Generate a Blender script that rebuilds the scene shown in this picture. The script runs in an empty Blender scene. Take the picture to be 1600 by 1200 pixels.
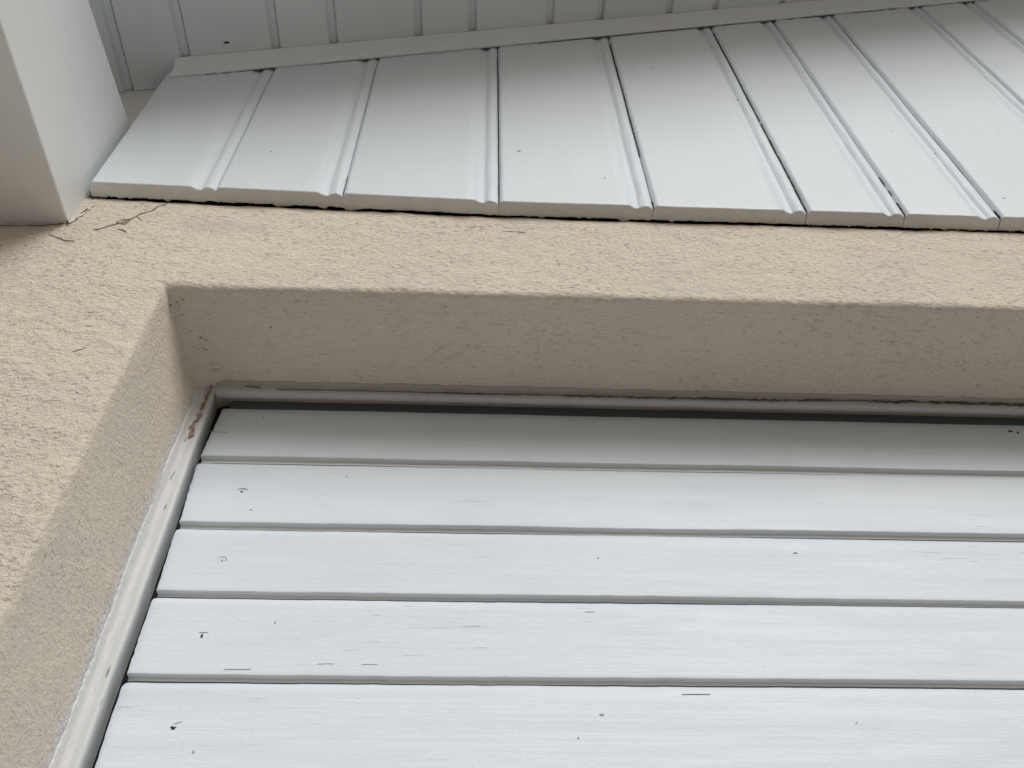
import bpy, math, random
import numpy as np
from mathutils import Matrix, Vector

rnd = random.Random(7)
C = bpy.context.scene.collection
SC = bpy.context.scene

# ------------------------------------------------------------------ camera
cam_d = bpy.data.cameras.new('camera')
cam = bpy.data.objects.new('camera', cam_d)
C.objects.link(cam)
RGT = Vector((0.99892853, -0.043863, -0.01475894))
UPV = Vector((-0.02267681, -0.74191522, 0.67011012))
FWD = Vector((0.04034293, 0.66905743, 0.74211495))
CAMY = -0.62
m = Matrix((RGT, UPV, -FWD)).transposed().to_4x4()
m.translation = Vector((0, CAMY, 0))
cam.matrix_world = m
cam_d.sensor_width = 36.0
cam_d.lens = 1332.14 / 1600 * 36
cam_d.clip_start = 0.01
cam_d.clip_end = 2000
SC.camera = cam

# ------------------------------------------------------------------ light
SUN_EL, SUN_AZ = 31, 20          # azimuth: degrees to the right of straight out from the wall
w = bpy.data.worlds.new('World')
SC.world = w
w.use_nodes = True
nt = w.node_tree
nt.nodes.clear()
sky = nt.nodes.new('ShaderNodeTexSky')
sky.sky_type = 'NISHITA'
sky.sun_disc = False
sky.sun_elevation = math.radians(SUN_EL)
sky.sun_rotation = math.radians(180 - SUN_AZ)
sky.air_density = 1.0
sky.dust_density = 4.0
hs = nt.nodes.new('ShaderNodeHueSaturation')
hs.inputs['Saturation'].default_value = 1.0
bg = nt.nodes.new('ShaderNodeBackground')
bg.inputs['Strength'].default_value = 0.085
wo = nt.nodes.new('ShaderNodeOutputWorld')
nt.links.new(sky.outputs[0], hs.inputs['Color'])
nt.links.new(hs.outputs[0], bg.inputs['Color'])
nt.links.new(bg.outputs[0], wo.inputs['Surface'])

sd = bpy.data.lights.new('sun', 'SUN')
sd.energy = 3.0
sd.angle = math.radians(28)
sd.color = (1.0, 0.99, 0.98)
so = bpy.data.objects.new('sun', sd)
C.objects.link(so)
el, az = math.radians(SUN_EL), math.radians(SUN_AZ)
sun_dir = Vector((math.sin(az) * math.cos(el), -math.cos(az) * math.cos(el), math.sin(el)))
so.rotation_euler = sun_dir.to_track_quat('Z', 'Y').to_euler()
so.location = sun_dir * 10

SC.view_settings.view_transform = 'Standard'
SC.view_settings.look = 'None'
SC.view_settings.exposure = -0.60
SC.view_settings.gamma = 1.0
SC.view_settings.use_curve_mapping = False
SC.render.engine = 'CYCLES'
SC.cycles.max_bounces = 10
SC.cycles.diffuse_bounces = 6


# ------------------------------------------------------------------ helpers
def ray(px, py):
    """direction through a pixel of the 1600 x 1200 photograph: used only to place marks on real surfaces"""
    return RGT * ((px - 800) / 1332.14) - UPV * ((py - 600) / 1332.14) + FWD


def on_y(px, py, y):
    d = ray(px, py)
    t = (y - CAMY) / d.y
    return Vector((d.x * t, y, d.z * t))


def _h(ix, iy, iz, s):
    n = (ix * 374761393 + iy * 668265263 + iz * 2147483647 + s * 974711) & 0xFFFFFFFF
    n = ((n ^ (n >> 13)) * 1274126177) & 0xFFFFFFFF
    n = (n ^ (n >> 16)) & 0xFFFFFF
    return n / float(0xFFFFFF) * 2 - 1


def noise(p, scale, seed=0):
    """smooth value noise in -1..1; p is (n,3), scale in cycles per metre (scalar or 3)"""
    q = np.asarray(p, dtype=np.float64) * np.asarray(scale, dtype=np.float64) + 1000.0
    i = np.floor(q).astype(np.int64)
    f = q - i
    f = f * f * (3 - 2 * f)
    r = 0
    for dx in (0, 1):
        for dy in (0, 1):
            for dz in (0, 1):
                wgt = (f[:, 0] if dx else 1 - f[:, 0]) * (f[:, 1] if dy else 1 - f[:, 1]) * (f[:, 2] if dz else 1 - f[:, 2])
                r = r + wgt * _h(i[:, 0] + dx, i[:, 1] + dy, i[:, 2] + dz, seed)
    return r


def tag(o, label=None, cat=None, group=None, kind=None):
    for k, v in (('label', label), ('category', cat), ('group', group), ('kind', kind)):
        if v:
            o[k] = v
    return o


def obj(name, verts, faces, mat, parent=None, smooth=False):
    me = bpy.data.meshes.new(name)
    v = [tuple(map(float, a)) for a in verts]
    off = Vector((0, 0, 0))
    if parent is not None:
        off = parent.matrix_basis.translation if parent.parent is None else \
            parent.matrix_basis.translation + parent.parent.matrix_basis.translation
    v = [(a[0] - off.x, a[1] - off.y, a[2] - off.z) for a in v]
    me.from_pydata(v, [], [tuple(int(i) for i in f) for f in faces])
    if smooth is True:
        me.polygons.foreach_set('use_smooth', [True] * len(me.polygons))
    elif smooth:
        me.polygons.foreach_set('use_smooth', [bool(s) for s in smooth])
    me.materials.append(mat)
    me.update()
    o = bpy.data.objects.new(name, me)
    C.objects.link(o)
    if parent is not None:
        o.parent = parent
    return o


def empty(name, loc, label, cat, group=None, kind='thing'):
    o = bpy.data.objects.new(name, None)
    o.location = loc
    C.objects.link(o)
    tag(o, label, cat, group, kind)
    return o


class MB:
    def __init__(s):
        s.v, s.f, s.s = [], [], []

    def add(s, verts, faces, smooth=False):
        b = len(s.v)
        s.v += [tuple(map(float, a)) for a in verts]
        s.f += [tuple(int(i) + b for i in f) for f in faces]
        s.s += [smooth] * len(faces)

    def box(s, x0, x1, y0, y1, z0, z1):
        v = [(x, y, z) for x in (x0, x1) for y in (y0, y1) for z in (z0, z1)]
        s.add(v, [(0, 1, 3, 2), (4, 6, 7, 5), (0, 4, 5, 1), (2, 3, 7, 6), (0, 2, 6, 4), (1, 5, 7, 3)])

    def grid(s, P, smooth=True, flip=False):
        """P: (n, m, 3)"""
        n, m_ = P.shape[:2]
        idx = np.arange(n * m_).reshape(n, m_)
        a, b, c, d = idx[:-1, :-1], idx[1:, :-1], idx[1:, 1:], idx[:-1, 1:]
        F = np.stack([a, b, c, d] if not flip else [d, c, b, a], -1).reshape(-1, 4)
        s.add(P.reshape(-1, 3), F, smooth)

    def out(s, name, mat, parent=None):
        return obj(name, s.v, s.f, mat, parent, s.s)


# ------------------------------------------------------------------ materials
def new_mat(name):
    mt = bpy.data.materials.new(name)
    mt.use_nodes = True
    n = mt.node_tree
    b = n.nodes['Principled BSDF']
    return mt, n, b


def nd(n, typ, **kw):
    x = n.nodes.new(typ)
    for k, v in kw.items():
        if k in x.inputs.keys() if isinstance(k, str) else False:
            x.inputs[k].default_value = v
        else:
            setattr(x, k, v)
    return x


def tex_noise(n, vec, scale, detail=4, rough=0.55, stretch=(1, 1, 1), dist=0.0):
    mp = n.nodes.new('ShaderNodeMapping')
    mp.inputs['Scale'].default_value = stretch
    n.links.new(vec, mp.inputs['Vector'])
    t = n.nodes.new('ShaderNodeTexNoise')
    t.inputs['Scale'].default_value = scale
    t.inputs['Detail'].default_value = detail
    t.inputs['Roughness'].default_value = rough
    t.inputs['Distortion'].default_value = dist
    n.links.new(mp.outputs[0], t.inputs['Vector'])
    return t.outputs['Fac']


def ramp(n, fac, a, b, ca, cb):
    r = n.nodes.new('ShaderNodeValToRGB')
    r.color_ramp.elements[0].position = a
    r.color_ramp.elements[1].position = b
    r.color_ramp.elements[0].color = (*ca, 1) if len(ca) == 3 else ca
    r.color_ramp.elements[1].color = (*cb, 1) if len(cb) == 3 else cb
    n.links.new(fac, r.inputs[0])
    return r.outputs[0]


def mix(n, fac, a, b, mode='MIX'):
    x = n.nodes.new('ShaderNodeMix')
    x.data_type = 'RGBA'
    x.blend_type = mode
    for s_, v in ((x.inputs[0], fac), (x.inputs[6], a), (x.inputs[7], b)):
        if hasattr(v, 'links') or hasattr(v, 'is_output'):
            n.links.new(v, s_)
        else:
            s_.default_value = v if isinstance(v, (int, float)) else (*v, 1)
    return x.outputs[2]


def math_(n, op, a, b=0.0, clamp=False):
    x = n.nodes.new('ShaderNodeMath')
    x.operation = op
    x.use_clamp = clamp
    for s_, v in ((x.inputs[0], a), (x.inputs[1], b)):
        if isinstance(v, (int, float)):
            s_.default_value = v
        else:
            n.links.new(v, s_)
    return x.outputs[0]


def bump(n, h, dist, strength=1.0, prev=None):
    b = n.nodes.new('ShaderNodeBump')
    b.inputs['Distance'].default_value = dist
    b.inputs['Strength'].default_value = strength
    n.links.new(h, b.inputs['Height'])
    if prev is not None:
        n.links.new(prev, b.inputs['Normal'])
    return b.outputs[0]


def paint(name, col, col2, rough, grain, grain_scale, grain_dist, mottling=0.5, crackle=0.0):
    """brushed paint; `grain` is the axis stretch of the brush marks / wood grain"""
    mt, n, b = new_mat(name)
    tc = n.nodes.new('ShaderNodeTexCoord').outputs['Object']
    big = tex_noise(n, tc, 5.0, 3, 0.6, grain)
    mid = tex_noise(n, tc, 26.0, 5, 0.65, grain)
    fac = ramp(n, mix(n, 0.5, big, mid), 0.40, 0.62, (0, 0, 0), (1, 1, 1))
    c = mix(n, math_(n, 'MULTIPLY', fac, mottling), col, col2)
    fine = tex_noise(n, tc, grain_scale, 6, 0.7, grain)
    orange = tex_noise(n, tc, 260.0, 3, 0.6)
    h = mix(n, 0.30, fine, orange)
    oi = n.nodes.new('ShaderNodeObjectInfo')
    c = mix(n, math_(n, 'MULTIPLY', oi.outputs['Random'], 0.5), c, tuple(q * 0.90 for q in col2))
    dn = tex_noise(n, tc, 95.0, 2, 0.5)
    dust = ramp(n, dn, 0.72, 0.78, (0, 0, 0), (1, 1, 1))
    c = mix(n, math_(n, 'MULTIPLY', dust, 0.06), c, (0.45, 0.43, 0.38))
    if crackle:
        ck = tex_noise(n, tc, 110, 4.0, 0.65, (0.16, 1.0, 4.2), 0.35)
        zn_ = tex_noise(n, tc, 4.5, 3, 0.6, (0.5, 1, 2.2))
        ck = ramp(n, math_(n, 'ADD', ck, math_(n, 'MULTIPLY', math_(n, 'SUBTRACT', zn_, 0.5), 0.38)), 0.70, 0.77, (0, 0, 0), (1, 1, 1))
        c = mix(n, math_(n, 'MULTIPLY', ck, crackle), c, (0.46, 0.50, 0.56))
        wp = tex_noise(n, tc, 7, 5, 0.7, (0.45, 1, 2.0), 0.4)
        c = mix(n, ramp(n, wp, 0.50, 0.66, (0, 0, 0), (0.5, 0.5, 0.5)), c, (0.56, 0.625, 0.72))
        h = math_(n, 'SUBTRACT', h, math_(n, 'MULTIPLY', ck, 0.35))
    n.links.new(c, b.inputs['Base Color'])
    rg = ramp(n, mid, 0.3, 0.7, (rough - 0.08,) * 3, (rough + 0.08,) * 3)
    n.links.new(rg, b.inputs['Roughness'])
    n.links.new(bump(n, h, grain_dist), b.inputs['Normal'])
    b.inputs['Specular IOR Level'].default_value = 0.4
    return mt


M_CLAD = paint('white_cladding_paint', (0.70, 0.77, 0.835), (0.665, 0.735, 0.805), 0.42, (3.0, 3.0, 0.22), 60, 0.0006, 0.8)
M_END = paint('end_grain_paint', (0.82, 0.84, 0.83), (0.68, 0.70, 0.69), 0.6, (1, 1, 1), 120, 0.0016, 0.8)
M_SOFF = paint('soffit_paint', (0.77, 0.83, 0.87), (0.73, 0.79, 0.83), 0.6, (3.0, 0.22, 3.0), 60, 0.0005)
M_TRIM = paint('trim_paint', (0.79, 0.84, 0.87), (0.76, 0.81, 0.84), 0.55, (0.2, 3, 3), 60, 0.0004)
M_BEAM = paint('beam_paint', (0.83, 0.875, 0.90), (0.79, 0.84, 0.87), 0.45, (2.0, 0.3, 2.0), 50, 0.0006)
M_SHUT = paint('shutter_paint', (0.67, 0.74, 0.82), (0.63, 0.71, 0.80), 0.50, (0.12, 3.0, 3.0), 55, 0.0010, 0.9, 0.17)
M_FRAME = paint('frame_paint', (0.60, 0.63, 0.64), (0.50, 0.53, 0.55), 0.5, (3, 3, 0.3), 60, 0.0008)
M_CAULK = paint('sealant', (0.74, 0.77, 0.80), (0.62, 0.64, 0.66), 0.55, (1.5, 1.5, 0.6), 90, 0.002, 0.8)
M_PANEL = paint('panel_paint', (0.72, 0.73, 0.72), (0.67, 0.68, 0.67), 0.6, (1, 1, 1), 60, 0.0005)


def plain(name, col, rough=0.8, nscale=80, col2=None, bd=0.0008):
    mt, n, b = new_mat(name)
    tc = n.nodes.new('ShaderNodeTexCoord').outputs['Object']
    t = tex_noise(n, tc, nscale, 5, 0.65)
    n.links.new(ramp(n, t, 0.35, 0.65, col, col2 or tuple(c * 0.6 for c in col)), b.inputs['Base Color'])
    b.inputs['Roughness'].default_value = rough
    n.links.new(bump(n, t, bd), b.inputs['Normal'])
    return mt


M_EDGE = paint('edge_paint', (0.74, 0.76, 0.77), (0.68, 0.70, 0.71), 0.6, (0.2, 2, 2), 70, 0.0005)
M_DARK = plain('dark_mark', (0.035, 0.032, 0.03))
M_GREY = plain('grey_mark', (0.42, 0.44, 0.47), nscale=300, col2=(0.22, 0.23, 0.25))
M_CRACK = plain('crack_shade', (0.34, 0.28, 0.21), nscale=400, col2=(0.17, 0.135, 0.10))
M_JOINT = plain('weathered_joint', (0.13, 0.125, 0.11), nscale=90, col2=(0.05, 0.048, 0.045))
M_VOID = plain('void_shade', (0.02, 0.02, 0.022))  # near-black colour standing for the shade in hollows behind the boards
M_STRIP = paint('shaded_rail_paint', (0.15, 0.175, 0.20), (0.11, 0.13, 0.155), 0.6, (0.2, 3, 3), 60, 0.0005)  # shadow under the frame head is mixed into this dark tone
M_WOOD = plain('bare_wood', (0.34, 0.26, 0.20), nscale=200, col2=(0.17, 0.13, 0.10))
M_FLAKE = plain('plaster_crumb', (0.72, 0.70, 0.66), nscale=200, col2=(0.62, 0.58, 0.52))
M_GROUND = plain('paving', (0.27, 0.23, 0.185), nscale=6, col2=(0.20, 0.175, 0.145), bd=0.004)


def stucco():
    mt, n, b = new_mat('scraped_stucco')
    tc = n.nodes.new('ShaderNodeTexCoord').outputs['Object']
    # slightly warped coordinates so the scrape marks wander
    wn = n.nodes.new('ShaderNodeTexNoise')
    wn.inputs['Scale'].default_value = 55
    wn.inputs['Detail'].default_value = 2
    n.links.new(tc, wn.inputs['Vector'])
    sub = n.nodes.new('ShaderNodeVectorMath'); sub.operation = 'SUBTRACT'
    n.links.new(wn.outputs['Color'], sub.inputs[0]); sub.inputs[1].default_value = (0.5, 0.5, 0.5)
    scl = n.nodes.new('ShaderNodeVectorMath'); scl.operation = 'SCALE'
    n.links.new(sub.outputs[0], scl.inputs[0]); scl.inputs['Scale'].default_value = 0.006
    add = n.nodes.new('ShaderNodeVectorMath'); add.operation = 'ADD'
    n.links.new(tc, add.inputs[0]); n.links.new(scl.outputs[0], add.inputs[1])
    v = add.outputs[0]
    coarse = tex_noise(n, v, 26, 3, 0.5, (0.8, 0.8, 1.2))
    med = tex_noise(n, v, 190, 6, 0.66, (0.74, 1.0, 1.25))
    fine = tex_noise(n, v, 420, 3, 0.6)
    pitn = tex_noise(n, v, 210, 4, 0.62, (0.5, 0.9, 1.5))
    zone = tex_noise(n, tc, 7, 2, 0.5)
    pthr = math_(n, 'ADD', pitn, math_(n, 'MULTIPLY', math_(n, 'SUBTRACT', zone, 0.5), 0.16))
    pit = ramp(n, pthr, 0.60, 0.72, (0, 0, 0), (1, 1, 1))
    # faces: the opening's reveal is trowelled smoother than the front
    geo = n.nodes.new('ShaderNodeNewGeometry')
    sep = n.nodes.new('ShaderNodeSeparateXYZ')
    n.links.new(geo.outputs['True Normal'], sep.inputs[0])
    front = ramp(n, math_(n, 'ABSOLUTE', sep.outputs[1]), 0.3, 0.8, (0.85, 0.85, 0.85), (1, 1, 1))
    h = math_(n, 'ADD', math_(n, 'MULTIPLY', coarse, 0.5), math_(n, 'MULTIPLY', med, 1.0))
    h = math_(n, 'ADD', h, math_(n, 'MULTIPLY', fine, 0.30))
    h = math_(n, 'SUBTRACT', h, math_(n, 'MULTIPLY', math_(n, 'MULTIPLY', pit, front), 0.42))
    h = math_(n, 'MULTIPLY', h, front)
    nb = bump(n, h, 0.0042, 1.0)
    # colour: cream render, warm/grey drift, dirt caught in the pits, a few brown specks
    tone = tex_noise(n, tc, 3.2, 4, 0.6)
    c = mix(n, ramp(n, tone, 0.35, 0.65, (0, 0, 0), (1, 1, 1)), (0.75, 0.69, 0.60), (0.715, 0.66, 0.58))
    c = mix(n, math_(n, 'MULTIPLY', math_(n, 'MULTIPLY', pit, front), 0.10), c, (0.30, 0.26, 0.20))
    spk = n.nodes.new('ShaderNodeTexVoronoi')
    spk.inputs['Scale'].default_value = 42
    n.links.new(v, spk.inputs['Vector'])
    sv = ramp(n, spk.outputs['Distance'], 0.045, 0.075, (1, 1, 1), (0, 0, 0))
    sel = tex_noise(n, tc, 31, 1, 0.5)
    sv = math_(n, 'MULTIPLY', sv, ramp(n, sel, 0.52, 0.58, (0, 0, 0), (1, 1, 1)))
    c = mix(n, math_(n, 'MULTIPLY', sv, 0.5), c, (0.16, 0.12, 0.09))
    # pale filler patch under the first two boards
    sx = n.nodes.new('ShaderNodeSeparateXYZ')
    n.links.new(tc, sx.inputs[0])
    ex = math_(n, 'DIVIDE', math_(n, 'SUBTRACT', sx.outputs[0], -0.345), 0.075)
    ez = math_(n, 'DIVIDE', math_(n, 'SUBTRACT', sx.outputs[2], 0.986 + 1.6), 0.016)
    rr = math_(n, 'ADD', math_(n, 'MULTIPLY', ex, ex), math_(n, 'MULTIPLY', ez, ez))
    rr = math_(n, 'ADD', rr, math_(n, 'MULTIPLY', math_(n, 'SUBTRACT', tex_noise(n, tc, 45, 3), 0.5), 2.2))
    patch = ramp(n, rr, 0.55, 1.25, (1, 1, 1), (0, 0, 0))
    c = mix(n, math_(n, 'MULTIPLY', patch, 0.55), c, (0.60, 0.585, 0.55))
    sm1 = tex_noise(n, tc, 240, 5, 0.75)
    sm2 = tex_noise(n, tc, 14, 3, 0.6)
    yy = math_(n, 'ADD', sx.outputs[1], math_(n, 'ADD', math_(n, 'MULTIPLY', math_(n, 'SUBTRACT', sm1, 0.5), 0.045), math_(n, 'MULTIPLY', math_(n, 'SUBTRACT', sm2, 0.5), 0.022)))
    smear = ramp(n, yy, 0.1330, 0.1400, (0, 0, 0), (1, 1, 1))
    smear = math_(n, 'MULTIPLY', smear, ramp(n, sx.outputs[0], 0.0, 0.01, (1, 1, 1), (0, 0, 0)))
    # x of the left side only, fading out near the top corner
    smear = math_(n, 'MULTIPLY', smear, ramp(n, math_(n, 'SUBTRACT', sx.outputs[2], 1.6), 0.70, 0.80, (1, 1, 1), (0.25, 0.25, 0.25)))
    smear = math_(n, 'MULTIPLY', smear, ramp(n, math_(n, 'ABSOLUTE', sep.outputs[2]), 0.5, 0.7, (1, 1, 1), (0, 0, 0)))
    c = mix(n, math_(n, 'MULTIPLY', smear, 0.85), c, (0.70, 0.73, 0.77))
    dn_ = tex_noise(n, tc, 120, 3, 0.6, (1, 1, 1), 0.8)
    for (cx_, cy_, cz_, rad_) in ((-0.356, 0.070, 0.846, 0.016), (-0.350, 0.088, 0.846, 0.018), (-0.366, 0.030, 0.846, 0.018), (-0.262, 0.060, 0.852, 0.007)):
        dv = n.nodes.new('ShaderNodeVectorMath'); dv.operation = 'DISTANCE'
        n.links.new(tc, dv.inputs[0]); dv.inputs[1].default_value = (cx_, cy_, cz_ + 1.6)
        near = math_(n, 'SUBTRACT', 1.0, math_(n, 'DIVIDE', dv.outputs['Value'], rad_), True)
        mk = ramp(n, math_(n, 'ADD', dn_, math_(n, 'MULTIPLY', near, 0.16)), 0.64, 0.70, (0, 0, 0), (1, 1, 1))
        mk = math_(n, 'MULTIPLY', mk, ramp(n, near, 0.02, 0.2, (0, 0, 0), (1, 1, 1)))
        c = mix(n, math_(n, 'MULTIPLY', mk, 0.75), c, (0.13, 0.10, 0.07))
    n.links.new(c, b.inputs['Base Color'])
    b.inputs['Roughness'].default_value = 0.92
    b.inputs['Specular IOR Level'].default_value = 0.15
    n.links.new(nb, b.inputs['Normal'])
    return mt


M_STUC = stucco()

# ------------------------------------------------------------------ ground
gm = MB()
gm.add([(-300, -300, -1.6), (300, -300, -1.6), (300, 300, -1.6), (-300, 300, -1.6)], [(0, 1, 2, 3)])
tag(gm.out('ground', M_GROUND), 'pale paved ground in front of the house wall', kind='structure')

# ------------------------------------------------------------------ stucco wall with window recess
OX0, OX1, OZ0, OZ1 = -0.381, 1.25, -0.25, 0.852      # opening in the wall's face
WTOP = 1.034
RD = 0.20                                            # depth of the recess sides


def contour(inl, inr, inb, int_, rad, npts):
    """closed rounded rectangle sampled with a fixed number of points per side, anti-clockwise seen from the front"""
    x0, x1, z0, z1 = OX0 + inl, OX1 - inr, OZ0 + inb, OZ1 - int_
    nl, nt_, nr, nb_, nc = npts
    P = []
    def seg(a, b, k, pw=1.0):
        for i in range(k):
            t = i / k
            P.append((a[0] + (b[0] - a[0]) * t, a[1] + (b[1] - a[1]) * t))
    def arc(cx, cz, a0):
        for i in range(nc):
            t = math.radians(a0 - 90 * i / nc)
            P.append((cx + rad * math.cos(t), cz + rad * math.sin(t)))
    seg((x0, z0 + rad), (x0, z1 - rad), nl)
    arc(x0 + rad, z1 - rad, 180)
    seg((x0 + rad, z1), (x1 - rad, z1), nt_)
    arc(x1 - rad, z1 - rad, 90)
    seg((x1, z1 - rad), (x1, z0 + rad), nr)
    arc(x1 - rad, z0 + rad, 0)
    seg((x1 - rad, z0), (x0 + rad, z0), nb_)
    arc(x0 + rad, z0 + rad, -90)
    P.append(P[0])
    return np.array(P)


NP_ = (330, 440, 60, 60, 9)
rings = []
ER = 0.007                                           # soft outer edge
fs = np.linspace(1, 0, 52) ** 1.25
TOPH, SIDE = WTOP - OZ1, 0.36
for f in fs:
    e = ER + 0
    c2 = contour(-(e + (SIDE - e) * f), -(e + (SIDE - e) * f), -(e + (SIDE - e) * f), -(e + (TOPH - e) * f), 0.004, NP_)
    rings.append(np.stack([c2[:, 0], np.zeros(len(c2)), c2[:, 1]], -1))
for a in np.linspace(0, 90, 7)[1:]:
    t = math.radians(a)
    o = ER - ER * math.sin(t)
    y = ER - ER * math.cos(t)
    c2 = contour(-o, -o, -o, -o, 0.004, NP_)
    rings.append(np.stack([c2[:, 0], np.full(len(c2), y), c2[:, 1]], -1))
for t in np.linspace(0, 1, 44)[1:]:
    y = ER + (RD - ER) * t
    k = min(1, y / 0.16)
    c2 = contour(0.016 * k, 0.016 * k, 0, 0, 0.004 + 0.026 * min(1, t * 1.5), NP_)
    rings.append(np.stack([c2[:, 0], np.full(len(c2), y), c2[:, 1]], -1))
G = np.array(rings)
nr_, nc_ = G.shape[:2]
P = G.reshape(-1, 3)
gu = np.gradient(G, axis=0)
gv = np.gradient(G, axis=1)
N = np.cross(gu, gv)
N /= np.linalg.norm(N, axis=2, keepdims=True) + 1e-12
Nf = N.reshape(-1, 3)
amp = 0.0011 * noise(P, (9, 14, 14), 1) + 0.0009 * noise(P, (30, 40, 45), 2) + 0.0005 * noise(P, (90, 110, 130), 3) \
    + 0.00035 * noise(P, (190, 200, 260), 4)
dep = np.clip(P[:, 1] / 0.03, 0, 1)
amp *= (1 - 0.45 * dep)
edge_ = np.exp(-((P[:, 1] - 0.002) / 0.006) ** 2) * (P[:, 1] > -1) * np.exp(-np.maximum(0, P[:, 2] - OZ1) / 0.008)
amp += edge_ * (0.0010 * noise(P, (55, 60, 60), 7) + 0.0009 * noise(P, (150, 150, 150), 8))
def wtop(x):
    return np.interp(x, [-0.5365, -0.364, -0.191, 0.0235, 3], [1.0555, 1.0505, 1.0455, 1.0385, 1.0385]) - 0.0012
up = (P[:, 2] > OZ1) & (P[:, 1] < 0.02)
Zr = P[:, 2].copy()
# the top of the render rolls back under the boards
top = (P[:, 1] < 0.001) & (P[:, 2] > WTOP - 0.02)
P2 = P + Nf * amp[:, None]
kk = np.clip((P[:, 2] - (WTOP - 0.016)) / 0.016, 0, 1)
P2[:, 1] += np.where(P[:, 1] < 0.001, 0.0042 * kk ** 3, 0)
zz = np.where((P[:, 1] < 0.001), 0.0016 * noise(P * np.array([1, 0, 0]), (60, 1, 1), 6) * kk, 0)
P2[:, 2] += zz
P2[:, 2] = np.where(up, OZ1 + (P2[:, 2] - OZ1) * (wtop(P[:, 0]) - OZ1) / (WTOP - OZ1), P2[:, 2])
wm = MB()
wm.grid(P2.reshape(nr_, nc_, 3), True)
# rest of the wall beyond what the textured ring covers
X0, X1, Z0_, Z1_ = OX0 - SIDE, OX1 + SIDE, OZ0 - SIDE, WTOP
wm.box(-4.0, X0, 0.0, 0.30, -1.62, WTOP)
wm.box(X1, 4.0, 0.0, 0.30, -1.62, WTOP)
wm.box(X0, X1, 0.0, 0.30, -1.62, Z0_)
# top of the wall, stepping back behind the boards
xt = np.linspace(X0, X1, 200)
wm.grid(np.array([np.stack([xt, 0 * xt + yy_, wtop(xt) - 0.001], -1) for yy_ in (0.0048, 0.012, 0.30)]), False)
wall = empty('house_wall', (0, 0, -1.6), 'cream scraped stucco house wall around a deep window recess', 'wall')
wm.out('stucco_face', M_STUC, wall)


def ribbon(pts, width, y, name, mat, parent, seed=0, thick=0.0006, plane='y'):
    """thin irregular crack or mark lying on a plane; pts are (x,z[,w])"""
    r = random.Random(seed)
    P_ = []
    for i in range(len(pts) - 1):
        a, b_ = pts[i], pts[i + 1]
        k = max(2, int(math.dist(a[:2], b_[:2]) / 0.0014))
        for j in range(k):
            t = j / k
            P_.append((a[0] + (b_[0] - a[0]) * t, a[1] + (b_[1] - a[1]) * t))
    P_.append(pts[-1][:2])
    n_ = len(P_)
    V, F = [], []
    for i, (x, z) in enumerate(P_):
        a, b_ = P_[max(0, i - 1)], P_[min(n_ - 1, i + 1)]
        dx, dz = b_[0] - a[0], b_[1] - a[1]
        L = math.hypot(dx, dz) or 1
        nx, nz = -dz / L, dx / L
        if i % 3 == 0 or i == 0:
            ra, rb_ = (rb_, r.random()) if i else (r.random(), r.random())
            ja, jb = (jb, r.random()) if i else (r.random(), r.random())
        ft = (i % 3) / 3
        wd = width * (0.2 + 1.0 * (ra + (rb_ - ra) * ft)) * (0.85 + 0.3 * r.random()) * min(1, (i + 0.6) / 3, (n_ - i - 0.4) / 3)
        j1 = (ja + (jb - ja) * ft - 0.5) * width * 0.8
        V += [(x + nx * (wd / 2 + j1), y, z + nz * (wd / 2 + j1)), (x - nx * (wd / 2 - j1), y, z - nz * (wd / 2 - j1))]
    m2 = len(V)
    V += [(a[0], a[1] + thick, a[2]) for a in V]
    for i in range(n_ - 1):
        F += [(2 * i, 2 * i + 1, 2 * i + 3, 2 * i + 2), (m2 + 2 * i, m2 + 2 * i + 2, m2 + 2 * i + 3, m2 + 2 * i + 1),
              (2 * i, 2 * i + 2, m2 + 2 * i + 2, m2 + 2 * i), (2 * i + 1, m2 + 2 * i + 1, m2 + 2 * i + 3, 2 * i + 3)]
    if name is None:
        return V, F
    return obj(name, V, F, mat, parent)


def wall_crack(pix, width, seed):
    pts = [on_y(px, py, 0.0) for px, py in pix]
    V, F = ribbon([(p.x, p.z) for p in pts], width, -0.0012, None, None, None, seed)
    # sink each mark onto the rough face
    V = np.array(V)
    Q = V.copy(); Q[:, 1] = 0
    Q[:, 2] = np.where(Q[:, 2] > OZ1, OZ1 + (Q[:, 2] - OZ1) * (WTOP - OZ1) / (wtop(Q[:, 0]) - OZ1), Q[:, 2])
    a = 0.0011 * noise(Q, (9, 14, 14), 1) + 0.0009 * noise(Q, (30, 40, 45), 2) + 0.0005 * noise(Q, (90, 110, 130), 3) + 0.00035 * noise(Q, (190, 200, 260), 4)
    V[:, 1] = -np.abs(a) * np.sign(a) * NSIGN - 0.0009 + (V[:, 1] + 0.0012) * 1.0
    kq = np.clip((V[:, 2] - (1.048 - 0.016)) / 0.016, 0, 1)
    V[:, 1] += 0.0042 * kq ** 3
    return V, F


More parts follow.
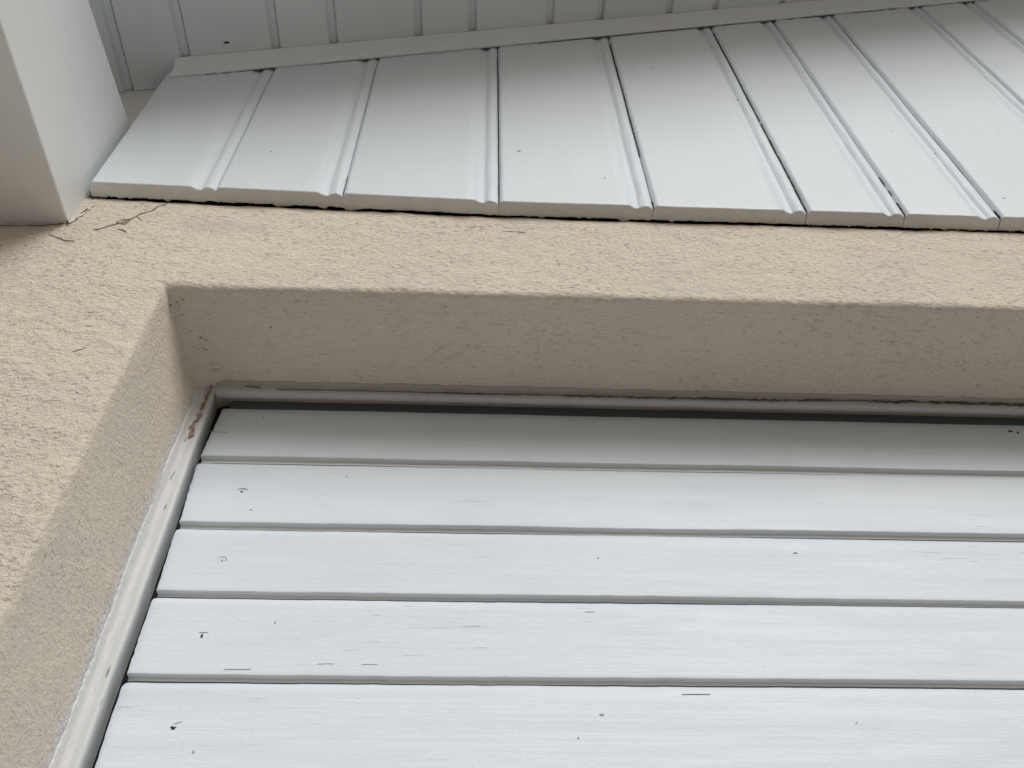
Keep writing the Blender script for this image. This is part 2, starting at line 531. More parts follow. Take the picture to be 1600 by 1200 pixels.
mid_i = Nf[(nr_ // 8) * nc_ + 400]
NSIGN = 1.0 if mid_i[1] < 0 else -1.0
cm = MB()
for k_, (pix, wd) in enumerate([
        ([(262, 319), (247, 324), (238, 330), (220, 335), (207, 342), (196, 347), (183, 351)], 0.0021),
        ([(205, 345), (195, 352), (182, 348), (190, 345), (202, 344)], 0.0015),
        ([(183, 351), (168, 354), (155, 359), (146, 359)], 0.0014),
        ([(183, 358), (191, 359), (198, 363)], 0.0016),
        ([(76, 366), (90, 371), (101, 375), (117, 376)], 0.0012),
        ([(212, 338), (222, 345)], 0.0012)]):
    V, F = wall_crack(pix, wd, k_)
    obj('plaster_crack', V, F, M_CRACK, wall)
fl = [([(112, 549), (124, 545), (136, 542)], .0007), ([(785, 360), (822, 363)], .0006)]
for k_, (pix, wd) in enumerate(fl):
    V, F = wall_crack(pix, wd, 40 + k_)
    obj('hairline_crack', V, F, M_CRACK, wall)

# white painted panel between the first board and the roof boards; black sheet behind the boards paints the cavity's shade
SLOPE = 0.356


def z_soff(x):
    return 1.4346 + SLOPE * (x + 0.5561)


def slab_y(x0, x1, y0, y1, zb, over=0.01):
    """upright sheet whose top follows the roof slope"""
    v = []
    for y in (y0, y1):
        v += [(x0, y, zb), (x1, y, zb), (x1, y, z_soff(x1) + over), (x0, y, z_soff(x0) + over)]
    return v, [(0, 1, 2, 3), (4, 7, 6, 5), (0, 4, 5, 1), (1, 5, 6, 2), (2, 6, 7, 3), (3, 7, 4, 0)]


pm = MB()
pm.add(*slab_y(-1.0, -0.5425, 0.010, 0.06, WTOP + 0.002))
pm.out('painted_panel', M_PANEL, wall)
pm = MB()
pm.add(*slab_y(-0.5420, 2.6, 0.014, 0.06, WTOP + 0.003))
pm.out('dark_backing', M_VOID, wall)

# ------------------------------------------------------------------ beaded boards above the wall
YF, YB = -0.022, -0.0016
clad = empty('board_cladding', (-0.5365, YF, 1.045), 'white painted vertical beaded boards above the stucco wall under the roof slope', 'cladding')
JX = [-0.5365, -0.364, -0.191, 0.0235, 0.2385, 0.455, 0.595, 0.733, 0.953, 1.093, 1.308, 1.448, 1.66]
ZB = [(-0.5365, 1.0555), (-0.364, 1.0505), (-0.191, 1.0455), (0.0235, 1.0385), (0.24, 1.0385), (3, 1.0385)]
OPEN = {3: 0.0007, 4: 0.0009, 5: 0.0011, 6: 0.0007, 7: 0.0006}


def zb(x):
    return float(np.interp(x, [a for a, _ in ZB], [b for _, b in ZB]))


def bead_profile(x0, x1):
    """front outline (x, depth behind the face) of one board, left to right"""
    p = [(x0 + 0.0002, 0.0052), (x0 + 0.0012, 0.0036), (x0 + 0.0030, 0.0016), (x0 + 0.0046, 0.0004), (x0 + 0.0060, 0)]
    a = x0 + 0.008
    b_ = x1 - 0.0335
    for i in range(13):
        p.append((a + (b_ - a) * i / 12, 0))
    # hollow
    for i in range(1, 10):
        t = i / 10
        xx = b_ + t * 0.0135
        p.append((xx, 0.0050 * (1 - (1 - t) ** 2) if t < 0.85 else 0.0049))
    # bead
    xb0, xb1 = b_ + 0.0135, x1 - 0.0004
    for i in range(0, 15):
        t = i / 14
        s_ = math.sin(math.pi * (0.10 + 0.80 * t))
        d = 0.0052 - 0.0044 * ((s_ - 0.309) / 0.691)
        p.append((xb0 + (xb1 - xb0) * t, d))
    p.append((xb1 + 0.0001, 0.0065))
    return p


for k in range(len(JX) - 1):
    x0, x1 = JX[k], JX[k + 1]
    gap = OPEN.get(k, 0.0003)
    prof = bead_profile(x0 + gap / 2, x1 - gap / 2)
    xs = np.array([a for a, _ in prof]); ds = np.array([b for _, b in prof])
    zbb = zb(x0) + rnd.uniform(-0.0006, 0.0006)
    zb1 = zb(x1)
    lean = rnd.uniform(-0.0004, 0.0004)
    nz = 90
    tt = np.linspace(0, 1, nz) ** 1.5
    rows = []
    # a rolled lower edge: two tight rows before the long run
    jit = noise(np.stack([xs, xs * 0, xs * 0 + k], -1), (60, 1, 1), 11) * 0.0003
    zlow = zbb + (zb1 - zbb) * (xs - x0) / (x1 - x0) + jit
    for off, back in ((0.0, 0.0016), (0.0006, 0.0006), (0.0018, 0.0)):
        rows.append(np.stack([xs, YF + ds + back + lean, zlow + off], -1))
    for t in tt[1:]:
        zt = z_soff(xs) - 0.0015
        z = zlow + 0.003 + (zt - zlow - 0.003) * t
        rows.append(np.stack([xs, YF + ds + lean, z], -1))
    Gd = np.array(rows)
    Q = Gd.reshape(-1, 3)
    wav = 0.00022 * noise(Q, (40, 1, 6), 20 + k) + 0.0003 * noise(Q, (5, 1, 3), 21) + 0.00016 * noise(Q, (150, 1, 40), 22)
    grooved = np.tile((ds > 0.0005), len(rows))
    Q[:, 1] += wav
    # brush build-up in the mouldings
    Q[:, 1] += np.where(grooved, 0.0005 * noise(Q, (200, 1, 22), 23 + k), 0)
    Q[:, 0] += np.where(grooved, 0.0006 * noise(Q, (60, 1, 9), 24), 0)
    fm = MB()
    fm.grid(Q.reshape(Gd.shape), True)
    nx_ = len(xs)
    # sides and back
    zt0, zt1 = z_soff(x0), z_soff(x1)
    fm.add([(xs[0], YF + ds[0], zlow[0]), (xs[0], YB, zlow[0]), (xs[0], YB, zt0), (xs[0], YF + ds[0], zt0),
            (xs[-1], YF + ds[-1], zlow[-1]), (xs[-1], YB, zlow[-1]), (xs[-1], YB, zt1), (xs[-1], YF + ds[-1], zt1)],
           [(0, 1, 2, 3), (4, 7, 6, 5), (1, 5, 6, 2)])
    # board face and its sawn, painted-over lower end
    bo = fm.out('cladding_board', M_CLAD, clad)
    xe = np.linspace(xs[0] - (0.0004 if k else 0), xs[-1] + 0.0005, 320)
    fr_d = np.interp(xe, xs, ds)
    frz = np.interp(xe, xs, zlow)
    pe = np.stack([xe, xe * 0, xe * 0], -1)
    rag = 0.0006 * noise(pe, (110, 1, 1), 31 + k) + 0.0022 * np.maximum(0, noise(pe, (330, 1, 1), 32 + k)) * (0.3 + 0.7 * np.maximum(0, noise(pe, (14, 1, 1), 36 + k))) \
        + 0.0050 * np.maximum(0, noise(pe, (60, 1, 1), 33 + k) - 0.55) / 0.45
    rows = []
    for j, q in enumerate((0, 0.12, 0.3, 0.5, 0.7, 0.88, 1.0)):
        yb = YB + rag
        yy = YF + fr_d + 0.0016 + lean + (yb - (YF + fr_d + 0.0016)) * q
        zz_ = frz - 0.0026 * q + 0.0004 * noise(np.stack([xe, yy, xe * 0], -1), (120, 300, 1), 35) * (0 if j == 0 else 1) - 0.0003 * (j > 0)
        rows.append(np.stack([xe, yy, zz_], -1))
    rows.append(np.stack([xe, YB + rag, frz + 0.004], -1))
    em = MB()
    em.grid(np.array(rows), True, flip=True)
    em.out('board_end', M_END, bo)

    # paint specks and chips on the faces
def speck(parent, x, y, z, r_, name='paint_chip', mat=M_DARK, sx=1.0, sz=1.0, seed=0):
    rr = random.Random(seed)
    n_ = 9
    V = [(x, y - 0.0004, z)]
    for i in range(n_):
        a = 2 * math.pi * i / n_
        q = r_ * (0.55 + 0.7 * rr.random())
        V.append((x + math.cos(a) * q * sx, y - 0.0003, z + math.sin(a) * q * sz))
    for i in range(n_):
        V.append((V[1 + i][0], y + 0.0008, V[1 + i][2]))
    F = [(0, 1 + i, 1 + (i + 1) % n_) for i in range(n_)] + [(1 + i, 1 + n_ + i, 1 + n_ + (i + 1) % n_, 1 + (i + 1) % n_) for i in range(n_)]
    return obj(name, V, F, mat, parent)


boards = [o for o in clad.children]
boards.sort(key=lambda o: min(v.co.x for v in o.data.vertices))
for i_, (px, py, r_, sx, sz) in enumerate([(424, 237, .0012, 1, 1), (811, 236, .0018, 1.9, .7), (1020, 107, .0012, 1, 1), (945, 278, .0011, .8, 1.3), (1320, 45, .0013, .8, 1.8),
                                 (326, 124, .0010, 1, 1), (1153, 156, .0012, 1, 1.4), (1462, 240, .0013, 1.6, .7), (1568, 310, .0016, 1.8, .6), (1395, 205, .0008, 1, 1)]):
    p = on_y(px, py, YF)
    ki = max(i for i in range(len(JX)) if JX[i] <= p.x)
    speck(boards[ki], p.x, YF - 0.0003, p.z, r_, 'paint_chip', M_GREY if i_ % 3 else M_DARK, sx, sz, i_)

# dark strips for unpainted joints, painting the shade of gaps between shrunken boards
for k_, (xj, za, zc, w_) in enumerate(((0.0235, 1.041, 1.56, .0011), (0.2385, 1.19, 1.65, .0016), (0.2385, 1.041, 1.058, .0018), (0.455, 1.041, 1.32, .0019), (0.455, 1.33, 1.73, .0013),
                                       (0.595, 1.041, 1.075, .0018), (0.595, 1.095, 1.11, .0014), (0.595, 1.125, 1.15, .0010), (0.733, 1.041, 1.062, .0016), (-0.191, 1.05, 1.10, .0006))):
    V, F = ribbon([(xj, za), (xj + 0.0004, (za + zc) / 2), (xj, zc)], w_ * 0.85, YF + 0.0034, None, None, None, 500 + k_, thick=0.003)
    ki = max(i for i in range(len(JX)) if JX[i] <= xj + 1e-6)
    obj('dark_joint', V, F, M_DARK, boards[ki])

# ------------------------------------------------------------------ cornice strip between cladding and roof boards
tm = MB()
nx_ = 240
xs = np.linspace(-0.5225, 2.4, nx_)
prof = [(0.0000, -0.0405), (-0.0030, -0.0412), (-0.0042, -0.0395), (-0.0050, -0.033), (-0.0068, -0.023), (-0.0100, -0.0135), (-0.0140, -0.0065),
        (-0.0172, -0.0035), (-0.0182, -0.0015), (-0.0182, 0.0005), (0.0, 0.0005)]
rows = []
for (dy, dz) in prof:
    y = YF - 0.0006 + dy + 0 * xs
    z = z_soff(xs) - 0.0012 + dz
    q = np.stack([xs, y, z], -1)
    z = z + 0.0005 * noise(q * np.array([1, 0, 0]), (14, 1, 1), 61) * (1 if dz < -0.002 else 0)
    y = y + 0.0003 * noise(q, (50, 1, 1), 62) * (1 if dz < -0.002 else 0)
    rows.append(np.stack([xs, y, z], -1))
Gt = np.array(rows)
tm.grid(Gt, False)
endv = [tuple(Gt[i, 0]) for i in range(len(prof))]
tm.add(endv, [tuple(range(len(prof)))])
trim = tm.out('cornice_strip', M_TRIM)
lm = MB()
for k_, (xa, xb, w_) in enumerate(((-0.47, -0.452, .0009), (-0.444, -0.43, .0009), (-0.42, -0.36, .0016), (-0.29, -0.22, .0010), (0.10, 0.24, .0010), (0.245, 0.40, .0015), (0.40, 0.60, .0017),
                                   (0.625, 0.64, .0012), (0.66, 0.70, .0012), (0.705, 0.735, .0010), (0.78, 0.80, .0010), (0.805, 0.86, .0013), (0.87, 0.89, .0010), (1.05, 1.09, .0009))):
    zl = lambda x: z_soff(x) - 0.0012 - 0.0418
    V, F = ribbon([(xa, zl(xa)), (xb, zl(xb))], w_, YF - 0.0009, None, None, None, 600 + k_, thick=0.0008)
    obj('dark_joint', V, F, M_DARK, trim)  # dark strip stands for the shade in the gap under the trim
tag(trim, 'thin sloping white trim strip where the vertical boards meet the roof boards', 'trim', kind='thing')

# ------------------------------------------------------------------ roof boards (underside of the overhang)
OVER = -0.57
soff = empty('roof_overhang', (0, 0, 1.6326), 'sloping roof overhang lined with shaded off-white grooved boards', 'roof')
SX = [-1.325, -1.228, -1.083, -0.986, -0.841, -0.743, -0.596, -0.500, -0.357, -0.262, -0.115, -0.017, 0.130, 0.230, 0.374, 0.474, 0.626, 0.726, 0.873, 0.973, 1.12, 1.22, 1.367,
      1.467, 1.614, 1.714, 1.861, 1.961, 2.108]
LN = math.hypot(1, SLOPE)
nrm = np.array([SLOPE, 0, -1]) / LN           # points down, out of the boards
tx = np.array([1, 0, SLOPE]) / LN
for k in range(len(SX) - 1):
    x0, x1 = SX[k], SX[k + 1]
    wd = (x1 - x0) * LN
    g = 0.0010 if abs(x1 - 0.230) < 0.001 else 0.0003
    pr = [(0.0002, 0.009), (0.0010, 0.0016), (0.0024, 0.0004), (0.0036, 0)] + [(0.004 + (wd - 0.0205) * i / 5, 0) for i in range(6)] \
        + [(wd - 0.0150, 0.0010), (wd - 0.0138, 0.0060), (wd - 0.0085, 0.0072), (wd - 0.0030, 0.0072), (wd - g, 0.0074), (wd - g + 0.0001, 0.010)]
    ys = np.linspace(0.009, OVER, 60)
    # board ends are sawn a little unevenly
    rows = []
    for (s_, d) in pr:
        base = np.array([x0, 0, z_soff(x0)]) + tx * s_ - nrm * d
        q = np.stack([np.full_like(ys, base[0]), ys, np.full_like(ys, base[2])], -1)
        q[:, 2] += 0.0004 * noise(q, (6, 3, 1), 71 + k) + (0.0002 * noise(q, (60, 18, 1), 72))
        rows.append(q)
    sm = MB()
    Gs = np.array(rows)
    sm.grid(Gs, True, flip=True)
    sm.add([tuple(Gs[i, -1]) for i in range(len(pr))] + [tuple(Gs[-1, -1] + np.array([0, 0, 0.014])), tuple(Gs[0, -1] + np.array([0, 0, 0.014]))], [tuple(range(len(pr) + 2))])
    sm.out('roof_board', M_SOFF, soff)
dk = MB()
for y0, y1, lo, hi in ((0.30, OVER - 0.02, 0.010, 0.05),):
    v = [(x, y, z_soff(x) + h) for h in (lo, hi) for (x, y) in ((-1.35, y0), (2.6, y0), (2.6, y1), (-1.35, y1))]
    dk.add(v, [(0, 1, 2, 3), (4, 7, 6, 5), (0, 4, 5, 1), (1, 5, 6, 2), (2, 6, 7, 3), (3, 7, 4, 0)])
dk.out('light_block_deck', M_VOID, soff)  # unseen slab added to stop light leaking through the boards
fb = MB()
v = [(x, y, z_soff(x) + h) for h in (-0.02, 0.16) for (x, y) in ((-1.35, OVER - 0.021), (2.6, OVER - 0.021), (2.6, OVER - 0.045), (-1.35, OVER - 0.045))]
fb.add(v, [(0, 1, 2, 3), (4, 7, 6, 5), (0, 4, 5, 1), (1, 5, 6, 2), (2, 6, 7, 3), (3, 7, 4, 0)])
fb.out('bargeboard', M_BEAM, soff)
# nail mark
def soffit_hit(px, py):
    d = ray(px, py)
    k0 = 1.4346 + SLOPE * 0.5561
    t = (k0 + SLOPE * 0) / (d.z - SLOPE * d.x)
    return Vector((d.x * t, CAMY + d.y * t, d.z * t))
p = soffit_hit(354.5, 66.5)
rb = [o for o in soff.children if o.name.startswith('roof_board')]
par = rb[max(i for i in range(len(SX) - 1) if SX[i] <= p.x)]
V = [(p.x + a * .0045, p.y + b_ * .0022, p.z + a * .0045 * SLOPE - .0007 + c_) for c_ in (0, .002) for a, b_ in ((-1, -.4), (0, -1), (1, -.3), (.9, .5), (0, .7), (-1, .6))]
obj('nail_hole', V, [tuple(range(6)), tuple(range(11, 5, -1))] + [(i, (i + 1) % 6, 6 + (i + 1) % 6, 6 + i) for i in range(6)], M_DARK, par)

# ------------------------------------------------------------------ projecting roof beam
bx0, bx1 = -0.690, -0.5430
bm = MB()
ch = 0.0016
ny = 60
ys = np.linspace(0.008, -0.54, ny)
def beam_ring(y):
    t = -y
    zt = 1.2465 - 0.135 * max(t - 0.01, 0) * 0.9
    zb_ = 0.9835 + 0.02 * t
    return [(bx1, y, zt), (bx1, y, zb_ + ch * 1.6), (bx1 - 0.0004, y, zb_ + ch * .7), (bx1 - 0.0012, y, zb_ + 0.0004), (bx1 - 0.0024, y, zb_), (bx0, y, zb_), (bx0, y, zt)]
R_ = np.array([beam_ring(y) for y in ys] )
Q = R_.reshape(-1, 3)
Q[:, 0] += 0.0005 * noise(Q, (1, 7, 7), 81)
Q[:, 2] += 0.0005 * noise(Q, (1, 9, 1), 82)
R_ = Q.reshape(R_.shape)
R_ = np.concatenate([R_, R_[:, :1]], axis=1)
bm.grid(R_, False)
bm.add([tuple(a) for a in R_[-1][:-1]], [tuple(range(7))])
beam = bm.out('roof_beam', M_BEAM)
tag(beam, 'thick white painted timber beam sticking out of the wall beside the boards', 'beam', kind='thing')

bs = MB()
for k_, (pix, wd) in enumerate([([(109, 351), (118, 346), (128, 337), (139, 328), (146, 320)], .0055), ([(146, 319), (149, 313), (150, 309)], .003)]):
    V, F = wall_crack(pix, wd, 80 + k_)
    V[:, 1] -= 0.0006
    obj('sealant', V, F, M_FLAKE, beam)
bs = MB()
for k_, (pix, wd) in enumerate([([(103, 345), (107, 351), (112, 353)], .0022), ([(127, 337), (133, 333), (139, 329)], .0022), ([(118, 347), (123, 343)], .0014), ([(141, 300), (145, 306), (146, 314)], .0030), ([(0, 355.5), (40, 355), (100, 352)], .0012)]):
    V, F = wall_crack(pix, wd, 90 + k_)
    V[:, 1] -= 0.0016
    obj('dark_joint', V, F, M_DARK, beam)

# ------------------------------------------------------------------ window frame in the recess
frame = empty('window_frame', (0.43, 0.16, 0.84), 'weathered grey-white window frame sealed into the stucco recess', 'window frame')
FY = 0.160
IX = -0.3475                                    # inner edge of the left jamb
IZ = 0.8365                                     # lower edge of the head
fm = MB()
def bar(prof3, a, b_, n_, axis, seed, fm, amp=0.0005):
    ts = np.linspace(a, b_, n_)
    rows = []
    for (u, v_) in prof3:
        if axis == 'z':
            q = np.stack([np.full(n_, u), np.full(n_, v_), ts], -1)
            q[:, 0] += amp * noise(q, (1, 1, 16), seed) + amp * .5 * noise(q, (40, 40, 60), seed + 1)
        else:
            q = np.stack([ts, np.full(n_, u), np.full(n_, v_)], -1)
            q[:, 2] += amp * noise(q, (10, 1, 1), seed) + amp * .5 * noise(q, (50, 40, 40), seed + 1)
            q[:, 2] += 0.0
        rows.append(q)
    fm.grid(np.array(rows), True)
# left jamb: outer hidden edge, front face, rounded arris, inner side
jp = [(-0.372, FY + 0.030), (-0.372, FY), (-0.3590, FY), (-0.3520, FY - 0.0006), (-0.3492, FY), (-0.3479, FY + 0.0010), (-0.3476, FY + 0.0030), (-0.3482, FY + 0.0065), (-0.3500, FY + 0.0125), (-0.3522, FY + 0.020), (-0.3535, FY + 0.040)]
bar(jp, -0.25, 0.852, 220, 'z', 91, fm)
fm.out('left_jamb', M_FRAME, frame)
fm = MB()
hp = [(FY + 0.030, 0.868), (FY, 0.868), (FY, 0.8485), (FY, 0.8440), (FY + 0.0010, IZ + 0.0012), (FY + 0.003, IZ), (FY + 0.0105, IZ + 0.0006), (FY + 0.0115, IZ + 0.002), (FY + 0.0117, IZ + 0.03)]
bar(hp, IX + 0.0002, 1.236, 320, 'x', 93, fm)
fm.out('head_rail', M_FRAME, frame)
fm = MB()
jp2 = [(1.242, FY + 0.030), (1.242, FY), (1.222, FY), (1.220, FY + 0.003), (1.219, FY + 0.036)]
bar(jp2, -0.25, 0.852, 60, 'z', 95, fm)
fm.out('right_jamb', M_FRAME, frame)

# sealant fillets with ragged outer edge
def fillet_left():
    zs = np.linspace(-0.25, 0.838, 1500)
    pz = np.stack([zs * 0, zs * 0, zs], -1)
    rag = 0.0012 * noise(pz, (1, 1, 30), 101) + 0.0009 * noise(pz, (1, 1, 170), 102) + 0.0004 * noise(pz, (1, 1, 420), 103) + 0.0034 * noise(pz, (1, 1, 7), 104)
    smear = np.clip((0.84 - zs) / 0.15, 0.15, 1.0)
    yo = 0.1480 - (0.0025 + rag) * smear
    rows = []
    for q, (xo, yy) in enumerate([(-0.00, 0), (0.0014, 0.006), (0, 0), (0, 0), (0, 0)]):
        rows.append(None)
    xr = lambda y: OX0 + 0.016 * np.clip(y / 0.16, 0, 1)
    edge = np.stack([xr(yo) + 0.0004, yo, zs], -1)
    e2 = np.stack([xr(yo) + 0.0016, yo + 0.003, zs], -1)
    e3 = np.stack([np.full_like(zs, -0.3640) + 0.0006 * noise(pz, (1, 1, 60), 105), np.full_like(zs, 0.1535), zs], -1)
    e4 = np.stack([np.full_like(zs, -0.3612) + 0.0008 * noise(pz, (1, 1, 40), 106), np.full_like(zs, 0.1578) + 0.0006 * noise(pz, (1, 1, 90), 109), zs], -1)
    e5 = np.stack([np.full_like(zs, -0.3575) + 0.0010 * noise(pz, (1, 1, 30), 107), np.full_like(zs, 0.1592), zs], -1)
    e6 = np.stack([np.full_like(zs, -0.3570) + 0.0010 * noise(pz, (1, 1, 30), 107), np.full_like(zs, 0.1604), zs], -1)
    e0 = edge + np.array([-0.002, 0, 0])
    mm = MB(); mm.grid(np.array([e0, edge, e2, e3, e4, e5, e6]), True)
    return mm


fillet_left().out('sealant', M_CAULK, frame)
def fillet_head():
    xs = np.linspace(-0.358, 1.236, 700)
    px_ = np.stack([xs, xs * 0, xs * 0], -1)
    rag = 0.0016 * noise(px_, (18, 1, 1), 111) + 0.0008 * noise(px_, (90, 1, 1), 112) + 0.0005 * noise(px_, (300, 1, 1), 113)
    yo = 0.1535 - np.abs(rag) * 1.2
    zh = OZ1
    e0 = np.stack([xs, yo, np.full_like(xs, zh + 0.002)], -1)
    e1 = np.stack([xs, yo, np.full_like(xs, zh - 0.0006)], -1)
    e2 = np.stack([xs, yo + 0.0018, np.full_like(xs, zh - 0.0018)], -1)
    e3 = np.stack([xs, np.full_like(xs, 0.1580), np.full_like(xs, zh - 0.0036) + 0.0006 * noise(px_, (40, 1, 1), 114)], -1)
    e4 = np.stack([xs, np.full_like(xs, 0.1593), np.full_like(xs, zh - 0.0060) + 0.0009 * noise(px_, (30, 1, 1), 115)], -1)
    e5 = np.stack([xs, np.full_like(xs, 0.1604), np.full_like(xs, zh - 0.0063) + 0.0009 * noise(px_, (30, 1, 1), 115)], -1)
    mm = MB(); mm.grid(np.array([e0, e1, e2, e3, e4, e5]), True)
    return mm


M_HSEAL = paint('grey_sealant', (0.50, 0.48, 0.44), (0.40, 0.385, 0.36), 0.6, (0.5, 1.5, 1.5), 90, 0.002, 0.8)
fillet_head().out('head_sealant', M_HSEAL, frame)

# open joint above the head, dark with old dirt, and other chips, as thin marks
def frame_mark(pix, width, y, name, mat, seed):
    pts = [on_y(px, py, y) for px, py in pix]
    V, F = ribbon([(p.x, p.z) for p in pts], width, y, None, None, None, seed, thick=0.001)
    return V, F


dm = MB()
for k_, (pix, wd) in enumerate([([(660, 612.5), (740, 614.5), (850, 616.5)], .0016), ([(880, 617), (960, 619.5), (1040, 621)], .0026), ([(1040, 621), (1110, 622), (1200, 624.5)], .0030),
                                ([(1200, 624.5), (1255, 625), (1302, 625)], .0026), ([(1356, 626), (1400, 627.5), (1435, 626)], .0032), ([(1452, 627), (1500, 629), (1620, 632)], .0044),
                                ([(382, 603), (395, 604), (408, 606)], .0014)]):
    V, F = frame_mark(pix, wd, 0.1577, 'x', None, 200 + k_)
    obj('dark_joint', V, F, M_JOINT, frame)
V, F = frame_mark([(430, 607.5), (560, 610), (700, 613.5), (880, 617), (1040, 621), (1200, 624.5), (1340, 625.5), (1600, 632)], .0009, 0.1578, 'x', None, 219)
obj('dark_joint', V, F, M_JOINT, frame)
wo_ = MB()
for k_, (pix, wd) in enumerate([([(332, 602), (326, 612), (320, 626), (313, 640)], .0042)]):
    V, F = frame_mark(pix, wd, 0.1568, 'x', None, 220 + k_)
    wo_.add(V, F)
wo_.out('flaked_joint', M_CRACK, frame)
wo_ = MB()
V, F = frame_mark([(311, 644), (306, 655), (302, 666), (297, 683)], .0058, 0.1562, 'x', None, 231)
wo_.add(V, F)
wo_.out('bare_wood_patch', M_WOOD, frame)
wo_ = MB()
for k_, (pix, wd) in enumerate([([(294, 672), (298, 664)], .002), ([(291, 683), (287, 689)], .002), ([(273, 734), (266, 750)], .0016), ([(260, 787), (257, 793)], .0018),
                                ([(172, 1040), (165, 1056)], .0014), ([(160, 1092), (157, 1098)], .0014)]):
    V, F = frame_mark(pix, wd, 0.1566 if pix[0][0] > 265 else 0.1572, 'x', None, 240 + k_)
    obj('paint_chip', V, F, M_GREY, frame)

# ------------------------------------------------------------------ horizontal boards closing the recess
SY = 0.185
shut = empty('board_shutter', (0.43, SY, -0.25), 'shutter of wide horizontal white boards filling the window recess', 'shutter')
# (top, bottom) of every board
BZ = [(0.8310, 0.7450), (0.7355, 0.6400), (0.6310, 0.5445), (0.5370, 0.4460), (0.4380, 0.3440), (0.3350, 0.2410), (0.2320, 0.1380), (0.1290, 0.0350), (0.0260, -0.0680), (-0.0770, -0.1710), (-0.180, -0.249)]
TOPX = [-0.3405, -0.3490, -0.3470, -0.3463, -0.3460]
BOTX = [-0.3478, -0.3455, -0.3448, -0.3453, -0.3452]
sboards = []
nx_ = 260
for k, (zt, zb_) in enumerate(BZ):
    xl_t = TOPX[k] if k < 5 else -0.346
    xl_b = BOTX[k] if k < 5 else -0.345
    # profile from the tongue above, over the rounded shoulder, down the face, round the sharp lower arris and back underneath
    hgt = zt - zb_
    rr_ = 0.0032
    pr = []
    if k == 0:
        pr += [(0.0100, zt), (0.0004, zt), (0, zt - 0.0006)]
    else:
        pr += [(0.0086, zt + 0.0028), (0.0076, zt + 0.0025), (0.0062, zt + 0.0018), (0.0046, zt + 0.0004), (0.0030, zt - 0.0014),
               (0.0016, zt - 0.0034), (0.0007, zt - 0.0056), (0.0002, zt - 0.0078)]
    for q in np.linspace(0.11, 0.95, 14):
        pr.append((0, zt - hgt * q))
    pr += [(0, zb_ + 0.0010), (0.0002, zb_ + 0.0003), (0.0007, zb_)]
    nface = len(pr)
    zn = BZ[k + 1][0] if k + 1 < len(BZ) else zb_ - 0.009
    pr += [(0.0007, zb_), (0.0030, zb_ + 0.0001), (0.0062, zb_ + 0.0003), (0.0078, zb_ + 0.0002), (0.0081, zb_ - 0.0010), (0.0082, zn + 0.0046), (0.0090, zn + 0.0048), (0.0130, zn + 0.0052)]
    xs01 = np.concatenate([np.linspace(0, 0.12, 80), np.linspace(0.12, 1, 260)[1:]])
    rows = []
    for (d, z) in pr:
        f = (zt - z) / hgt
        xl = xl_t + (xl_b - xl_t) * min(max(f, 0), 1)
        xs = xl + (1.2185 - xl) * xs01
        q = np.stack([xs, np.full_like(xs, SY + d), np.full_like(xs, z)], -1)
        q[:, 2] += 0.0007 * noise(q * np.array([1, 0, 0]), (5, 1, 1), 120 + k) * (1 if f > 0.5 else 0.6) + 0.0003 * noise(q * np.array([1, 0, 0]), (60, 1, 1), 121)
        q[:, 1] += 0.00035 * noise(q, (3, 1, 50), 122 + k) + 0.00022 * noise(q, (14, 1, 170), 123 + k)
        # crumbly left end
        fade = np.exp(-(xs - xl) / 0.002)
        q[:, 0] += fade * 0.0009 * noise(q, (1, 1, 160), 124 + k)
        q[:, 1] += fade * 0.0012
        rows.append(q)
    Gb = np.array(rows)
    mm = MB()
    mm.grid(Gb[:nface], True)
    # sawn left end
    L = Gb[:nface, 0]
    Bk = L.copy(); Bk[:, 1] = SY + 0.019
    mm.grid(np.array([Bk, L]), False)
    mm.add([(xl_t, SY + 0.019, zb_), (1.2185, SY + 0.019, zb_), (1.2185, SY + 0.019, zt + 0.008), (xl_t, SY + 0.019, zt + 0.008)], [(0, 1, 2, 3)])
    sb = mm.out('shutter_board', M_SHUT, shut)
    sboards.append(sb)
    mm = MB()
    mm.grid(Gb[nface:], False)
    mm.out('lower_edge', M_EDGE, sb)
# rail above the top board, shadow in its colour; backing paints the joints' shade
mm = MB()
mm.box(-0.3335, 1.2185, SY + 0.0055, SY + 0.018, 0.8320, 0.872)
mm.out('shaded_top_rail', M_STRIP, shut)
mm = MB()
mm.box(-0.368, 1.240, SY + 0.0205, SY + 0.03, -0.26, 0.90)
mm.out('dark_backing', M_VOID, shut)

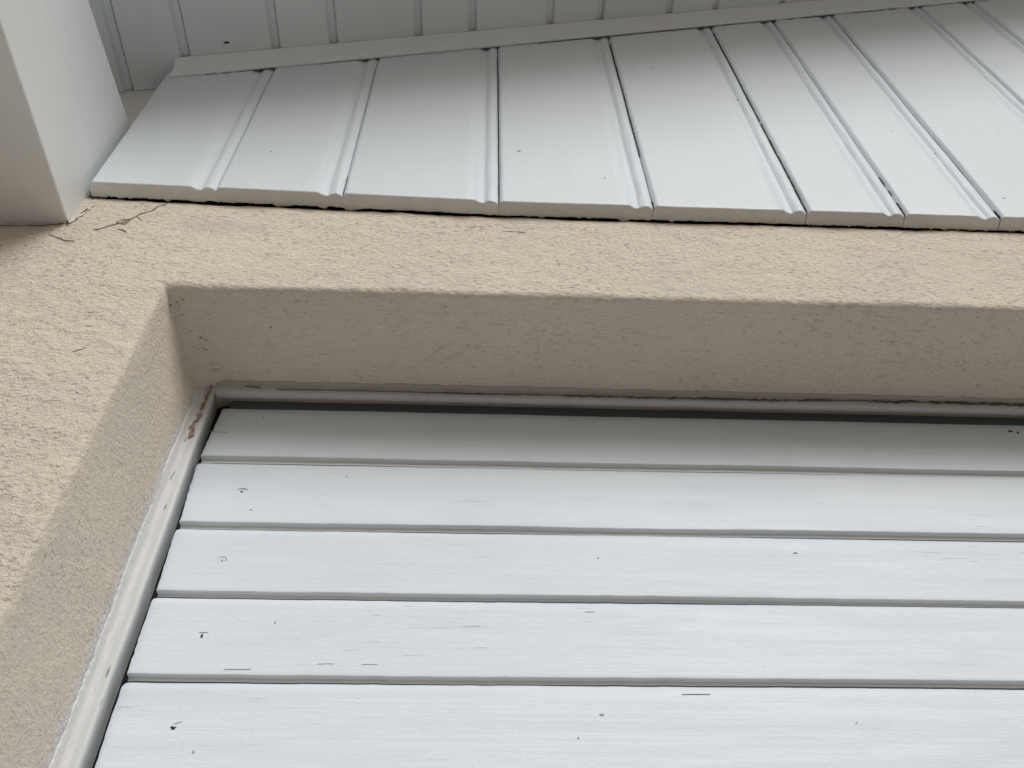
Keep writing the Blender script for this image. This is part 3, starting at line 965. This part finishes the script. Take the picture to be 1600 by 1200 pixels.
# nails, splits and paint chips
for k_, (px, py, b_) in enumerate([(378, 768, 1), (347, 876, 2), (315, 994, 3), (271, 1138, 4)]):
    p = on_y(px, py, SY)
    speck(sboards[b_], p.x, SY - 0.0003, p.z, (0.0015, 0.0010, 0.0017, 0.0021)[k_], 'nail_hole', M_DARK, (1, 1, .8, 1.4)[k_], (1, 1, 1.5, .9)[k_], 300 + k_)
    pts = [[(p.x - 0.006, p.z + 0.003), (p.x, p.z + 0.0052), (p.x + 0.007, p.z + 0.0035)],
           [(p.x - 0.005, p.z + 0.001), (p.x - 0.003, p.z + 0.005), (p.x + 0.003, p.z + 0.005), (p.x + 0.005, p.z + 0.001), (p.x + 0.002, p.z - 0.002)],
           [(p.x - 0.004, p.z + 0.0045), (p.x + 0.006, p.z + 0.0040)],
           [(p.x - 0.001, p.z + 0.0040), (p.x + 0.007, p.z + 0.0066)]][k_]
    V, F = ribbon(pts, 0.0009, SY - 0.0006, None, None, None, 310 + k_, thick=0.001)
    obj('paint_chip', V, F, M_GREY, sboards[b_])
for k_, (px, py, b_, r_, sx, sz) in enumerate([(1578, 674, 0, .0022, 1.6, .8), (1590, 676, 0, .0016, .7, 1.4), (412, 652, 0, .0012, 1, 1), (392, 797, 1, .0012, 1.5, .7), (541, 745, 1, .0009, 1, 1),
                                               (935, 872, 2, .0011, 1, 1), (1243, 864, 2, .0011, 2, .5),
                                               (940, 1117, 4, .0018, 1.5, .8), (904, 1153, 4, .0009, 1, 1), (430, 973, 3, .0010, 1, 1.4), (302, 1175, 4, .0014, 1, 1.2),
                                               (1338, 1130, 4, .0008, 1, 1)]):
    p = on_y(px, py, SY)
    speck(sboards[b_], p.x, SY - 0.0004, p.z, r_, 'paint_chip', M_GREY if k_ > 1 else M_DARK, sx, sz, 330 + k_)
for k_, (pix, wd, b_) in enumerate([([(327, 674), (343, 675.5), (357, 676)], .0013, 0), ([(914, 957), (929, 956)], .0011, 3),
                                    ([(1065, 1085), (1110, 1085)], .0006, 4), ([(350, 1046), (392, 1046)], .0005, 3),
                                    ([(496, 1037), (522, 1037)], .0006, 3), ([(565, 1038), (590, 1038.5)], .0006, 3)]):
    pts = [on_y(px, py, SY) for px, py in pix]
    V, F = ribbon([(p.x, p.z + rnd.uniform(-.0004, .0004)) for p in pts], wd * 0.62, SY - 0.0007, None, None, None, 400 + k_, thick=0.0012)
    obj('split', V, F, M_GREY, sboards[b_])
